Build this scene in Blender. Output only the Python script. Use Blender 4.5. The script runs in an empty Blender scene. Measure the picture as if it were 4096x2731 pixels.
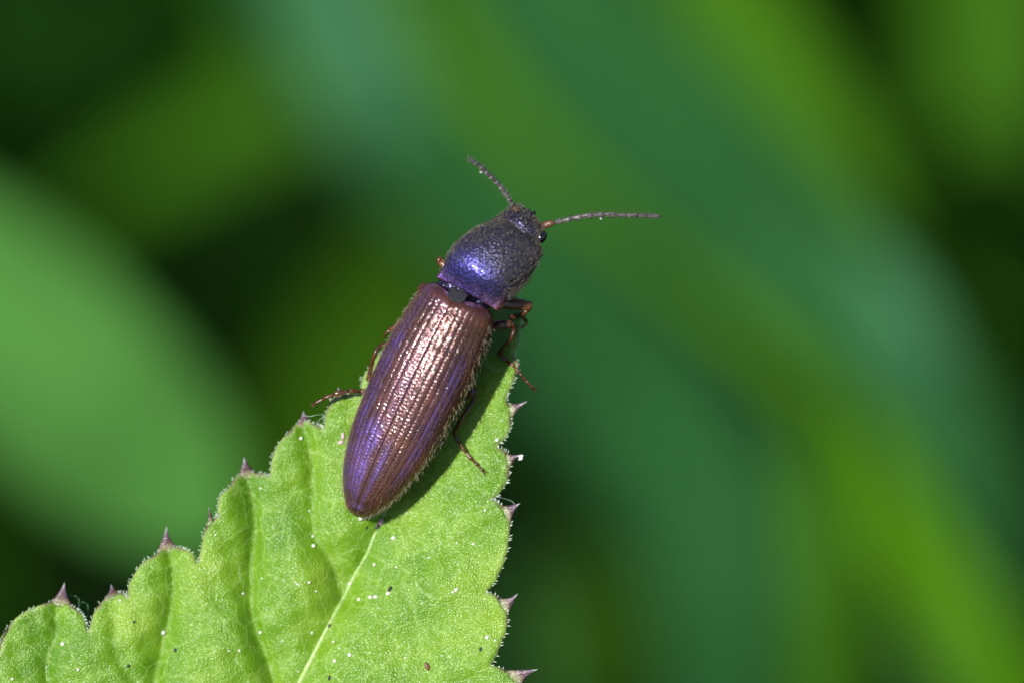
# Macro photograph: a click beetle on the tip of a toothed leaf, blurred undergrowth behind.
# Scale: 1 Blender unit = 1 cm of the real place.
import bpy, math, random
import numpy as np
from mathutils import Matrix, Vector
from mathutils.geometry import delaunay_2d_cdt

random.seed(7)
rng = np.random.default_rng(7)
scene = bpy.context.scene
col = scene.collection

# ------------------------------------------------------------------ camera, sky, sun, exposure
PITCH = math.radians(45)
DIST = 20.0                                   # camera to focal plane
FRAME_W = 3.40                                # width of the view at the focal plane
S = 4096 / FRAME_W                            # photograph pixels per unit at the focal plane
HEIGHT = 24.5                                 # height of the beetle above the ground
RIGHT = Vector((1, 0, 0))
UP = Vector((0, math.sin(PITCH), math.cos(PITCH)))
BACK = Vector((0, -math.cos(PITCH), math.sin(PITCH)))
ORG = Vector((0, 0, HEIGHT))
MF = Matrix(((RIGHT.x, UP.x, BACK.x, ORG.x), (RIGHT.y, UP.y, BACK.y, ORG.y),
             (RIGHT.z, UP.z, BACK.z, ORG.z), (0, 0, 0, 1)))

cam_d = bpy.data.cameras.new('camera')
cam = bpy.data.objects.new('camera', cam_d)
col.objects.link(cam)
cam.matrix_world = MF @ Matrix.Translation((0, 0, DIST))
cam_d.sensor_width = 36
cam_d.lens = 36 * DIST / FRAME_W
cam_d.clip_start = 0.5
cam_d.clip_end = 2000
cam_d.dof.use_dof = True
cam_d.dof.focus_distance = DIST + 0.01
APERTURE = 0.90                               # diameter of the lens opening
cam_d.dof.aperture_fstop = cam_d.lens * 0.001 / APERTURE
scene.camera = cam

SUN_F = Vector((-0.41, 0.18, 0.88)).normalized()      # towards the sun, seen from the beetle
SUN = (RIGHT * SUN_F.x + UP * SUN_F.y + BACK * SUN_F.z).normalized()
world = bpy.data.worlds.new('World')
scene.world = world
world.use_nodes = True
wn = world.node_tree
wn.nodes.clear()
sky = wn.nodes.new('ShaderNodeTexSky')
sky.sky_type = 'NISHITA'
sky.sun_disc = False
sky.sun_elevation = math.asin(SUN.z)
sky.sun_rotation = math.atan2(SUN.x, SUN.y)
sky.altitude = 200
bg = wn.nodes.new('ShaderNodeBackground')
bg.inputs['Strength'].default_value = 0.07
wo = wn.nodes.new('ShaderNodeOutputWorld')
wn.links.new(sky.outputs[0], bg.inputs[0])
wn.links.new(bg.outputs[0], wo.inputs[0])

sun_d = bpy.data.lights.new('sun', 'SUN')
sun_d.energy = 5.0
sun_d.angle = math.radians(0.55)
sun_d.color = (1.0, 0.96, 0.90)
sun = bpy.data.objects.new('sun', sun_d)
col.objects.link(sun)
sun.rotation_euler = SUN.to_track_quat('Z', 'Y').to_euler()
sun.location = ORG + SUN * 60

vs = scene.view_settings
vs.view_transform = 'Standard'
vs.look = 'None'
vs.gamma = 1
vs.exposure = 0.35
vs.use_curve_mapping = False
scene.cycles.use_denoising = True
scene.cycles.max_bounces = 8
scene.cycles.sample_clamp_indirect = 4


# ------------------------------------------------------------------ helpers
def F(x, y, z=0.0):
    """photograph pixel + height towards the camera -> focal-plane frame (right, up, towards camera)"""
    k = (DIST - z) / DIST
    return Vector(((x - 2048) / S * k, (1365.5 - y) / S * k, z))


def Wp(x, y, d):
    """pixel of the half-size picture (2352 wide) + depth behind the beetle -> world"""
    return MF @ F(x * 4096 / 2352, y * 4096 / 2352, -d)


def tag(o, label=None, cat=None, group=None, kind=None):
    if label: o['label'] = label
    if cat: o['category'] = cat
    if group: o['group'] = group
    if kind: o['kind'] = kind
    return o


def empty(name, mw):
    o = bpy.data.objects.new(name, None)
    o.empty_display_size = 0.05
    col.objects.link(o)
    o.matrix_world = mw
    return o


def mesh(name, verts, faces, mats=None, parent=None, smooth=True, attrs=None, mw=None, kind=None, midx=None):
    me = bpy.data.meshes.new(name)
    me.from_pydata([tuple(v) for v in verts], [], [tuple(int(i) for i in f) for f in faces])
    if attrs:
        for an, av in attrs.items():
            a = me.attributes.new(an, 'FLOAT', 'POINT')
            a.data.foreach_set('value', np.asarray(av, dtype=np.float32))
    me.polygons.foreach_set('use_smooth', [smooth] * len(me.polygons))
    for m in (mats if isinstance(mats, (list, tuple)) else [mats]):
        if m: me.materials.append(m)
    if midx is not None:
        me.polygons.foreach_set('material_index', midx)
    me.update()
    o = bpy.data.objects.new(name, me)
    col.objects.link(o)
    if parent is not None:
        o.parent = parent
    if mw is not None:
        o.matrix_world = mw
    if kind: o['kind'] = kind
    return o


def catmull(pts, n):
    """smooth polyline through pts, n samples per span"""
    P = [np.array(p, float) for p in pts]
    P = [2 * P[0] - P[1]] + P + [2 * P[-1] - P[-2]]
    out = []
    for i in range(1, len(P) - 2):
        p0, p1, p2, p3 = P[i - 1:i + 3]
        for k in range(n):
            t = k / n
            out.append(0.5 * (2 * p1 + (p2 - p0) * t + (2 * p0 - 5 * p1 + 4 * p2 - p3) * t * t
                              + (-p0 + 3 * p1 - 3 * p2 + p3) * t ** 3))
    out.append(P[-2])
    return out


def interp(x, xs, ys):
    """smooth (monotone-ish) interpolation of a profile"""
    xs = np.asarray(xs, float); ys = np.asarray(ys, float)
    m = np.gradient(ys, xs)
    x = np.clip(np.asarray(x, float), xs[0], xs[-1])
    i = np.clip(np.searchsorted(xs, x) - 1, 0, len(xs) - 2)
    h = xs[i + 1] - xs[i]; t = (x - xs[i]) / h
    return ((2 * t ** 3 - 3 * t ** 2 + 1) * ys[i] + (t ** 3 - 2 * t ** 2 + t) * h * m[i]
            + (-2 * t ** 3 + 3 * t ** 2) * ys[i + 1] + (t ** 3 - t ** 2) * h * m[i + 1])


def tube_geo(path, radii, sides=8, flat=1.0, flat_dir=(0, 0, 1), base=0):
    """closed tapered tube; flat scales the section along flat_dir"""
    path = [Vector(p) for p in path]
    V, Fc = [], []
    fd = Vector(flat_dir).normalized()
    n = len(path)
    for i, p in enumerate(path):
        t = (path[min(i + 1, n - 1)] - path[max(i - 1, 0)])
        if t.length < 1e-9: t = Vector((1, 0, 0))
        t.normalize()
        a = t.cross(fd)
        if a.length < 1e-4: a = t.orthogonal()
        a.normalize()
        b = a.cross(t).normalized()
        for k in range(sides):
            th = 2 * math.pi * k / sides
            V.append(p + a * (math.cos(th) * radii[i]) + b * (math.sin(th) * radii[i] * flat))
    for i in range(n - 1):
        for k in range(sides):
            k2 = (k + 1) % sides
            Fc.append((base + i * sides + k, base + i * sides + k2, base + (i + 1) * sides + k2, base + (i + 1) * sides + k))
    Fc.append(tuple(base + k for k in reversed(range(sides))))
    Fc.append(tuple(base + (n - 1) * sides + k for k in range(sides)))
    return V, Fc


class Geo:
    def __init__(self): self.v, self.f, self.a = [], [], []
    def tube(self, path, radii, sides=8, flat=1.0, flat_dir=(0, 0, 1), val=0.0):
        V, Fc = tube_geo(path, radii, sides, flat, flat_dir, len(self.v))
        self.v += V; self.f += Fc; self.a += [val] * len(V)
        return self
    def build(self, name, mat, parent=None, **k):
        return mesh(name, self.v, self.f, mat, parent, **k)


# ------------------------------------------------------------------ materials
def new_mat(name):
    m = bpy.data.materials.new(name)
    m.use_nodes = True
    nt = m.node_tree
    b = nt.nodes['Principled BSDF']
    return m, nt, b


def nd(nt, kind, **inp):
    n = nt.nodes.new('ShaderNode' + kind)
    for k, v in inp.items():
        if k in n.inputs: n.inputs[k].default_value = v
        else: setattr(n, k, v)
    return n


def ramp(nt, fac, stops):
    r = nt.nodes.new('ShaderNodeValToRGB')
    el = r.color_ramp.elements
    while len(el) < len(stops): el.new(0.5)
    for e, (p, c) in zip(el, stops):
        e.position = p
        e.color = (*c, 1)
    nt.links.new(fac, r.inputs[0])
    return r.outputs[0]


def mixc(nt, fac, a, b, mode='MIX'):
    n = nt.nodes.new('ShaderNodeMix')
    n.data_type = 'RGBA'
    n.blend_type = mode
    for s, v in ((n.inputs[0], fac), (n.inputs[6], a), (n.inputs[7], b)):
        if isinstance(v, (int, float)): s.default_value = v
        elif isinstance(v, tuple): s.default_value = (*v, 1)
        else: nt.links.new(v, s)
    return n.outputs[2]


def mth(nt, op, a, b=None):
    n = nt.nodes.new('ShaderNodeMath'); n.operation = op
    for s, v in ((n.inputs[0], a), (n.inputs[1], b)):
        if v is None: continue
        if isinstance(v, (int, float)): s.default_value = v
        else: nt.links.new(v, s)
    return n.outputs[0]


def coords(nt):
    return nt.nodes.new('ShaderNodeTexCoord').outputs['Object']


def noise(nt, vec, scale, detail=3, rough=0.55):
    n = nd(nt, 'TexNoise', Scale=scale, Detail=detail, Roughness=rough)
    nt.links.new(vec, n.inputs['Vector'])
    return n.outputs[0]


def voro(nt, vec, scale, out='Distance', feature='F1'):
    n = nd(nt, 'TexVoronoi', Scale=scale)
    n.feature = feature
    nt.links.new(vec, n.inputs['Vector'])
    return n.outputs[out]


def bump(nt, b, height, strength, dist, prev=None):
    n = nd(nt, 'Bump', Strength=strength, Distance=dist)
    nt.links.new(height, n.inputs['Height'])
    if prev is not None: nt.links.new(prev, n.inputs['Normal'])
    nt.links.new(n.outputs[0], b.inputs['Normal'])
    return n.outputs[0]


def attr(nt, name):
    n = nt.nodes.new('ShaderNodeAttribute'); n.attribute_name = name
    return n.outputs['Fac']


def mat_leaf():
    m, nt, b = new_mat('leaf_skin')
    c = coords(nt)
    base = ramp(nt, noise(nt, c, 3.5, 4), [(0.30, (0.070, 0.190, 0.002)), (0.50, (0.118, 0.258, 0.006)), (0.72, (0.200, 0.335, 0.022))])
    cell = ramp(nt, voro(nt, c, 160), [(0.0, (1.12, 1.10, 1.1)), (0.6, (0.90, 0.92, 0.85))])
    base = mixc(nt, 0.8, base, cell, 'MULTIPLY')
    wob = nd(nt, 'TexNoise', Scale=9.0, Detail=3)
    nt.links.new(c, wob.inputs['Vector'])
    vadd = nd(nt, 'VectorMath'); vadd.operation = 'MULTIPLY_ADD'
    nt.links.new(wob.outputs['Color'], vadd.inputs[0]); vadd.inputs[1].default_value = (0.09, 0.09, 0.09); nt.links.new(c, vadd.inputs[2])
    net = ramp(nt, voro(nt, vadd.outputs[0], 9.0, 'Distance', 'DISTANCE_TO_EDGE'), [(0.0, (1, 1, 1)), (0.055, (0, 0, 0))])
    net2 = ramp(nt, voro(nt, vadd.outputs[0], 24.0, 'Distance', 'DISTANCE_TO_EDGE'), [(0.0, (1, 1, 1)), (0.09, (0, 0, 0))])
    nets = mth(nt, 'ADD', mth(nt, 'MULTIPLY', net, 0.30), mth(nt, 'MULTIPLY', net2, 0.16))
    base = mixc(nt, nets, base, (0.30, 0.46, 0.10))
    base = mixc(nt, attr(nt, 'rim'), base, (0.34, 0.42, 0.16))
    base = mixc(nt, attr(nt, 'purple'), base, (0.10, 0.045, 0.055))
    nt.links.new(base, b.inputs['Base Color'])
    b.inputs['Roughness'].default_value = 0.33
    b.inputs['Specular IOR Level'].default_value = 0.42
    b.inputs['Subsurface Weight'].default_value = 0.25
    b.inputs['Subsurface Radius'].default_value = (0.03, 0.05, 0.01)
    b.inputs['Subsurface Scale'].default_value = 1.0
    n1 = bump(nt, b, noise(nt, c, 14, 3), 0.3, 0.02)
    n1 = bump(nt, b, nets, 0.5, 0.006, n1)
    n2 = bump(nt, b, voro(nt, c, 160), 0.8, 0.0030, n1)
    bump(nt, b, noise(nt, c, 210, 1), 0.6, 0.002, n2)
    return m


def mat_simple(name, colr, rough=0.5, spec=0.5, var=0.25, scale=20, bumpk=0.0, bscale=60, sss=0.0, coat=0.0):
    m, nt, b = new_mat(name)
    c = coords(nt)
    lo = tuple(v * (1 - var) for v in colr); hi = tuple(min(1, v * (1 + var)) for v in colr)
    nt.links.new(ramp(nt, noise(nt, c, scale, 4), [(0.3, lo), (0.7, hi)]), b.inputs['Base Color'])
    b.inputs['Roughness'].default_value = rough
    b.inputs['Specular IOR Level'].default_value = spec
    b.inputs['Coat Weight'].default_value = coat
    b.inputs['Coat Roughness'].default_value = 0.15
    if sss:
        b.inputs['Subsurface Weight'].default_value = sss
        b.inputs['Subsurface Radius'].default_value = (0.03, 0.03, 0.02)
        b.inputs['Subsurface Scale'].default_value = 1.0
    if bumpk:
        bump(nt, b, noise(nt, c, bscale, 3), bumpk, 0.5 / bscale)
    return m


def mat_spine():
    m, nt, b = new_mat('leaf_spine')
    c = coords(nt)
    core = ramp(nt, attr(nt, 't'), [(0.0, (0.16, 0.27, 0.05)), (0.22, (0.30, 0.28, 0.16)), (0.45, (0.11, 0.055, 0.062)), (0.78, (0.15, 0.105, 0.15)), (1.0, (0.50, 0.50, 0.56))])
    edge = ramp(nt, attr(nt, 't'), [(0.0, (0.075, 0.04, 0.03)), (0.35, (0.050, 0.020, 0.024)), (0.75, (0.09, 0.06, 0.09)), (1.0, (0.55, 0.55, 0.62))])
    colr = mixc(nt, attr(nt, 'edge'), core, edge)
    colr = mixc(nt, mth(nt, 'MULTIPLY', noise(nt, c, 60, 3), 0.5), colr, (0.05, 0.025, 0.03))
    nt.links.new(colr, b.inputs['Base Color'])
    b.inputs['Roughness'].default_value = 0.3
    bump(nt, b, noise(nt, c, 90, 3), 0.6, 0.008)
    return m


def sheen_mix(nt, b, colr, rough, fac, normal):
    """a coloured gloss laid over the horn"""
    g = nd(nt, 'BsdfAnisotropic')
    g.inputs['Color'].default_value = (*colr, 1)
    g.inputs['Roughness'].default_value = rough
    if normal is not None: nt.links.new(normal, g.inputs['Normal'])
    mx = nd(nt, 'MixShader')
    if isinstance(fac, float): mx.inputs[0].default_value = fac
    else: nt.links.new(fac, mx.inputs[0])
    nt.links.new(b.outputs[0], mx.inputs[1]); nt.links.new(g.outputs[0], mx.inputs[2])
    nt.links.new(mx.outputs[0], nt.nodes['Material Output'].inputs[0])


def mat_wing():
    """elytra: brown horn with a violet sheen painted in by mask, dimpled between the ribs"""
    m, nt, b = new_mat('wing_case_horn')
    c = coords(nt)
    base = ramp(nt, noise(nt, c, 9, 5), [(0.28, (0.020, 0.008, 0.004)), (0.50, (0.056, 0.021, 0.008)), (0.72, (0.120, 0.045, 0.012))])
    nt.links.new(mixc(nt, attr(nt, 'stria'), base, (0.016, 0.006, 0.006)), b.inputs['Base Color'])
    b.inputs['Roughness'].default_value = 0.30
    b.inputs['Specular IOR Level'].default_value = 0.9
    b.inputs['Specular Tint'].default_value = (1.0, 0.62, 0.42, 1)
    b.inputs['Coat Weight'].default_value = 0.75
    b.inputs['Coat Tint'].default_value = (1.0, 0.86, 0.95, 1)
    b.inputs['Coat IOR'].default_value = 1.5
    b.inputs['Coat Roughness'].default_value = 0.15
    n1 = bump(nt, b, voro(nt, c, 120), 0.5, 0.0014)
    n2 = bump(nt, b, noise(nt, c, 85, 1, 0.5), 1.0, 0.0034, n1)
    nt.links.new(n2, b.inputs['Coat Normal'])
    nt.links.new(n1, b.inputs['Normal'])
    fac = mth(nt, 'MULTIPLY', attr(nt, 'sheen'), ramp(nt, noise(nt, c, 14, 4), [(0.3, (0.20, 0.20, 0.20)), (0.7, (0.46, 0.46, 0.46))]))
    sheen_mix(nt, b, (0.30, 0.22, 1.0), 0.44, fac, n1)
    return m


def mat_pronotum():
    m, nt, b = new_mat('pronotum_horn')
    c = coords(nt)
    base = ramp(nt, noise(nt, c, 12, 4), [(0.3, (0.008, 0.008, 0.014)), (0.7, (0.018, 0.015, 0.026))])
    base = mixc(nt, attr(nt, 'rim'), base, (0.12, 0.040, 0.012))
    nt.links.new(base, b.inputs['Base Color'])
    b.inputs['Roughness'].default_value = 0.34
    b.inputs['Specular IOR Level'].default_value = 0.4
    b.inputs['Coat Weight'].default_value = 0.3
    b.inputs['Coat Roughness'].default_value = 0.14
    n1 = bump(nt, b, voro(nt, c, 100), 0.8, 0.0034)
    n2 = bump(nt, b, noise(nt, c, 240, 2), 0.6, 0.0015, n1)
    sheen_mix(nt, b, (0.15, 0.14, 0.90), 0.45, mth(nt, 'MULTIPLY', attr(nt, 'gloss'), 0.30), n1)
    return m


def mat_blade(name, colr, rough=0.65, var=0.18):
    m, nt, b = new_mat(name)
    c = coords(nt)
    mp = nd(nt, 'Mapping'); mp.inputs['Scale'].default_value = (1, 1, 1)
    nt.links.new(c, mp.inputs[0])
    lo = tuple(v * (1 - var) for v in colr); hi = tuple(v * (1 + var) for v in colr)
    base = ramp(nt, noise(nt, mp.outputs[0], 1.1, 4), [(0.3, lo), (0.7, hi)])
    base = mixc(nt, attr(nt, 'rib'), base, tuple(min(1, v * 1.25) for v in colr))
    nt.links.new(base, b.inputs['Base Color'])
    b.inputs['Roughness'].default_value = rough
    b.inputs['Specular IOR Level'].default_value = 0.06
    tr = nd(nt, 'BsdfTranslucent')
    nt.links.new(base, tr.inputs['Color'])
    mx = nd(nt, 'MixShader'); mx.inputs[0].default_value = 0.2
    nt.links.new(b.outputs[0], mx.inputs[1]); nt.links.new(tr.outputs[0], mx.inputs[2])
    nt.links.new(mx.outputs[0], nt.nodes['Material Output'].inputs[0])
    bump(nt, b, noise(nt, c, 8, 4), 0.3, 0.05)
    return m


def mat_ground():
    m, nt, b = new_mat('humus_soil')
    c = coords(nt)
    k = noise(nt, c, 0.6, 6, 0.65)
    nt.links.new(ramp(nt, k, [(0.30, (0.006, 0.007, 0.002)), (0.55, (0.007, 0.012, 0.002)), (0.75, (0.008, 0.022, 0.002))]), b.inputs['Base Color'])
    b.inputs['Roughness'].default_value = 0.95
    b.inputs['Specular IOR Level'].default_value = 0.15
    bump(nt, b, noise(nt, c, 2.5, 6, 0.7), 1.0, 0.8)
    return m


M_LEAF = mat_leaf()
M_VEIN = mat_simple('leaf_vein', (0.30, 0.44, 0.13), 0.38, 0.5, 0.25, 40, 0.4, 90)
M_SVEIN = mat_simple('leaf_side_vein', (0.18, 0.33, 0.05), 0.38, 0.5, 0.4, 12, 0.4, 90)
M_SPINE = mat_spine()
M_CILIA = mat_simple('leaf_margin_hair', (0.50, 0.60, 0.48), 0.35, 0.5, 0.1)
M_STALK = mat_simple('leaf_stalk', (0.13, 0.24, 0.03), 0.45)
M_WING = mat_wing()
M_PRON = mat_pronotum()
M_BODY = mat_simple('body_horn', (0.007, 0.006, 0.016), 0.30, 0.5, 0.4, 30, 1.0, 34, coat=0.4)
sheen_mix(M_BODY.node_tree, M_BODY.node_tree.nodes['Principled BSDF'], (0.14, 0.10, 0.70), 0.32, 0.07, M_BODY.node_tree.nodes['Bump'].outputs[0])
M_SCUT = mat_simple('scutellum_horn', (0.007, 0.007, 0.012), 0.6, 0.2, 0.3, 60, 0.6, 80)
M_EYE = mat_simple('eye_lens', (0.006, 0.006, 0.009), 0.08, 0.7, 0.2, coat=0.6)
M_LEG = mat_simple('leg_horn', (0.075, 0.027, 0.010), 0.26, 0.6, 0.45, 25, 0.3, 60, sss=0.15, coat=0.25)
M_FEMUR = mat_simple('femur_horn', (0.12, 0.052, 0.016), 0.28, 0.6, 0.35, 25, 0.3, 60, sss=0.2, coat=0.25)
M_ANT = mat_simple('antenna_horn', (0.105, 0.095, 0.10), 0.40, 0.6, 0.35, 50, 0.5, 90)
M_SCAPE = mat_simple('antenna_scape_horn', (0.12, 0.045, 0.025), 0.3, 0.6, 0.3, 50, 0.4, 90)
M_HAIR_E = mat_simple('wing_seta', (0.105, 0.058, 0.026), 0.30, 0.7, 0.35, 30)
M_HAIR_P = mat_simple('pronotum_seta', (0.095, 0.08, 0.06), 0.28, 0.8, 0.35, 30)
M_HAIR_F = mat_simple('fringe_seta', (0.24, 0.20, 0.13), 0.28, 0.8, 0.35, 30)
M_GRAIN = mat_simple('pollen_white', (0.80, 0.79, 0.72), 0.4, 0.5, 0.1, 40, 0.4, 80)
M_DROP = mat_simple('dull_speck', (0.36, 0.42, 0.40), 0.3, 0.5, 0.1, 40, 0.4, 80)
M_SPECK = mat_simple('dark_speck', (0.014, 0.015, 0.022), 0.4, 0.5, 0.3)
M_FLAKE = mat_simple('pink_flake', (0.55, 0.38, 0.42), 0.5, 0.5, 0.2)
M_BROWN = mat_simple('brown_speck', (0.16, 0.07, 0.04), 0.5, 0.5, 0.3)
M_SILK = mat_simple('silk', (0.45, 0.55, 0.45), 0.3, 0.6, 0.1)
M_FIBRE = mat_simple('green_fibre', (0.10, 0.26, 0.13), 0.5, 0.5, 0.1)
M_GROUND = mat_ground()

# ------------------------------------------------------------------ ground
gn = 90
gx = np.linspace(-1, 1, gn)
gx = np.sign(gx) * np.abs(gx) ** 3 * 600
gv, gf = [], []
for j in range(gn):
    for i in range(gn):
        x, y = gx[i], gx[j] + 20
        z = 0.25 * math.sin(x * 0.5) * math.sin(y * 0.43 + 1) + 0.35 * math.sin(x * .13 + 2) * math.sin(y * 0.11)
        gv.append((x, y, z - 0.6))
for j in range(gn - 1):
    for i in range(gn - 1):
        a = j * gn + i
        gf.append((a, a + 1, a + gn + 1, a + gn))
tag(mesh('ground', gv, gf, M_GROUND), kind='structure')

# ------------------------------------------------------------------ the toothed leaf: margin, veins, relief
# lobes of the margin (photograph pixels), each from notch to notch; teeth tips listed apart
LOBES_L = [   # from the stalk up the left side to the tip
    [(560, 4150), (330, 4040), (150, 3900), (40, 3760), (60, 3640)],
    [(60, 3640), (-160, 3560), (-330, 3420), (-420, 3250), (-330, 3130)],
    [(-330, 3130), (-470, 3080), (-560, 2960), (-520, 2840), (-380, 2790), (-250, 2800)],
    [(-250, 2800), (-250, 2720), (-200, 2640), (-100, 2590), (-20, 2600), (-4, 2610)],
    [(-4, 2610), (2, 2570), (21, 2530), (48, 2485), (106, 2442), (175, 2413), (235, 2398), (290, 2422), (319, 2442), (340, 2474), (353, 2524)],
    [(353, 2524), (367, 2474), (383, 2437), (410, 2400), (455, 2372), (485, 2368), (505, 2378), (508, 2389)],
    [(508, 2389), (515, 2341), (531, 2304), (569, 2251), (610, 2222), (665, 2190), (717, 2187), (744, 2195), (776, 2214), (792, 2251)],
    [(792, 2251), (803, 2198), (813, 2144), (824, 2100), (845, 2078), (860, 2068), (869, 2065)],
    [(869, 2065), (872, 2017), (882, 1980), (914, 1948), (945, 1905), (990, 1888), (1030, 1890), (1060, 1896), (1080, 1907)],
    [(1080, 1907), (1083, 1863), (1095, 1810), (1120, 1765), (1155, 1726), (1190, 1692), (1225, 1682), (1262, 1694), (1285, 1703), (1297, 1715)],
    [(1297, 1715), (1298, 1687), (1306, 1640), (1322, 1604), (1347, 1578), (1380, 1575), (1415, 1577), (1437, 1576)],
    [(1437, 1576), (1443, 1550), (1452, 1508), (1470, 1478), (1497, 1440), (1540, 1400), (1590, 1375), (1625, 1385)],
    [(1625, 1385), (1650, 1330), (1720, 1290), (1790, 1285)],
    [(1790, 1285), (1830, 1240), (1900, 1205), (1960, 1190), (2010, 1160), (2056, 1140)],
]
LOBES_R = [   # from the tip down the right side to the stalk
    [(2056, 1140), (2070, 1180), (2081, 1215), (2087, 1261), (2084, 1301), (2078, 1358), (2064, 1398), (2054, 1420)],
    [(2054, 1420), (2068, 1450), (2072, 1480), (2055, 1525), (2035, 1571), (2027, 1591)],
    [(2027, 1591), (2036, 1612), (2052, 1632), (2047, 1674), (2044, 1708), (2024, 1749), (1995, 1777), (1987, 1789)],
    [(1987, 1789), (2012, 1797), (2045, 1828), (2040, 1868), (2037, 1904), (2021, 1944), (1989, 1984), (1965, 1996)],
    [(1965, 1996), (1996, 2010), (2030, 2042), (2044, 2075), (2042, 2123), (2031, 2198), (2010, 2272), (1978, 2331), (1946, 2368)],
    [(1946, 2368), (1983, 2378), (2014, 2408), (2030, 2445), (2031, 2501), (2010, 2564), (1983, 2628), (1965, 2660)],
    [(1965, 2660), (2010, 2671), (2052, 2695), (2082, 2740), (2085, 2800), (2060, 2880), (2010, 2960), (1960, 3010)],
    [(1960, 3010), (2010, 3040), (2040, 3110), (2010, 3210), (1940, 3310), (1860, 3370)],
    [(1860, 3370), (1880, 3430), (1860, 3530), (1760, 3640), (1640, 3710)],
    [(1640, 3710), (1620, 3790), (1500, 3900), (1300, 4010), (1050, 4090), (800, 4140), (560, 4150)],
]
# spines: (base one, tip, base two) in pixels, side = depth of the tip above the leaf
SPINES = [
    ((193, 2407), (258, 2328), (300, 2430)), ((398, 2415), (444, 2333), (480, 2368)),
    ((618, 2217), (667, 2102), (722, 2188)), ((823, 2103), (834, 2025), (854, 2074)),
    ((930, 1928), (976, 1826), (1030, 1890)), ((1160, 1722), (1214, 1642), (1262, 1694)),
    ((1316, 1612), (1352, 1546), (1388, 1576)),
    ((2066, 1436), (2080, 1455), (2071, 1487)),
    ((2037, 1613), (2110, 1604), (2046, 1680)), ((2025, 1806), (2080, 1819), (2037, 1886)),
    ((2008, 2018), (2081, 2011), (2043, 2110)), ((1993, 2387), (2072, 2372), (2029, 2474)),
    ((2020, 2676), (2152, 2675), (2084, 2755)),
    ((-4, 2556), (16, 2516), (32, 2510)),
]
MIDRIB = [(2040, 1180), (1960, 1320), (1840, 1500), (1720, 1700), (1610, 1900), (1510, 2115), (1468, 2214), (1425, 2288), (1383, 2373), (1340, 2453),
          (1298, 2532), (1250, 2628), (1199, 2729), (1060, 3030), (880, 3450), (700, 3850), (560, 4150)]
VEINS_L = [
    [(1205, 1700), (1228, 1753), (1246, 1830), (1250, 1900), (1248, 2000), (1250, 2075), (1262, 2150), (1298, 2205), (1330, 2261), (1352, 2330), (1368, 2396)],
    [(985, 1895), (1004, 1969), (1020, 2086), (1015, 2166), (1004, 2272), (1010, 2458), (1042, 2564), (1074, 2644), (1095, 2729), (1110, 2820), (1115, 2905)],
    [(668, 2180), (675, 2205), (691, 2299), (686, 2431), (659, 2538), (638, 2644), (620, 2729), (660, 2900), (800, 3100), (960, 3265)],
    [(240, 2395), (228, 2431), (223, 2538), (197, 2617), (190, 2729), (260, 2950), (480, 3300), (790, 3650)],
    [(450, 2365), (452, 2405), (456, 2500), (452, 2564), (470, 2640), (540, 2740), (640, 2840)],
    [(-420, 2830), (-300, 3000), (0, 3300), (350, 3650), (640, 3980)],
]
VEINS_R = [
    [(2050, 1650), (1960, 1720), (1850, 1800), (1740, 1850), (1640, 1845)],
    [(2045, 1845), (1930, 1930), (1790, 2010), (1640, 2080), (1540, 2060)],
    [(2040, 2050), (1930, 2120), (1790, 2180), (1640, 2270), (1470, 2300), (1415, 2310)],
    [(2025, 2420), (1900, 2450), (1740, 2500), (1570, 2560), (1420, 2570), (1285, 2555)],
    [(2060, 2710), (1900, 2720), (1700, 2760), (1450, 2860), (1180, 2800)],
    [(2030, 3080), (1700, 3130), (1350, 3200), (1010, 3150)],
]


def seg_dist(px, py, line):
    """distance of many points to a polyline, and signed side"""
    best = np.full(px.shape, 1e9)
    for (x0, y0), (x1, y1) in zip(line[:-1], line[1:]):
        dx, dy = x1 - x0, y1 - y0
        t = np.clip(((px - x0) * dx + (py - y0) * dy) / (dx * dx + dy * dy), 0, 1)
        best = np.minimum(best, np.hypot(px - x0 - t * dx, py - y0 - t * dy))
    return best


SM_MID = [tuple(p) for p in catmull(MIDRIB, 4)]
SM_VL = [[tuple(p) for p in catmull(v, 4)] for v in VEINS_L]
SM_VR = [[tuple(p) for p in catmull(v, 4)] for v in VEINS_R]


def leaf_z(px, py):
    """height of the leaf's upper face towards the camera"""
    px = np.asarray(px, float); py = np.asarray(py, float)
    x = (px - 2048) / S; y = (1365.5 - py) / S
    z = -0.115 + 0.070 * (x + 0.3) - 0.075 * (y + 0.6)
    xm = np.interp(py, [p[1] for p in SM_MID], [p[0] for p in SM_MID])
    dx = (px - xm) / S
    z = z + np.where(dx > 0, 0.085 * dx, -0.085 * dx)          # shallow fold along the midrib
    z = z - 0.75 * np.clip(y + 0.22, 0, None) ** 2
    z = z - 0.10 * np.clip(-y - 1.3, 0, None) ** 1.5
    z = z - 0.045 * np.exp(-seg_dist(px, py, SM_MID) / 85)
    for v, k in zip(SM_VL, (0.052, 0.074, 0.064, 0.044, 0.024, 0.05)):
        z = z - k * np.exp(-seg_dist(px, py, v) / 62)
    for v in SM_VR:
        z = z - 0.016 * np.exp(-seg_dist(px, py, v) / 60)
    z = z + 0.012 * np.sin(px * 0.012 + 0.5 * np.sin(py * .01)) * np.sin(py * 0.011 + 1.3)
    z = z + 0.004 * np.sin(px * 0.043 + py * .02) * np.sin(py * 0.037 - px * .015)
    return z


ZG_X, ZG_Y = np.arange(-640, 2240, 10.0), np.arange(1080, 4220, 10.0)
_zx, _zy = np.meshgrid(ZG_X, ZG_Y)
ZG = leaf_z(_zx, _zy)


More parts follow.
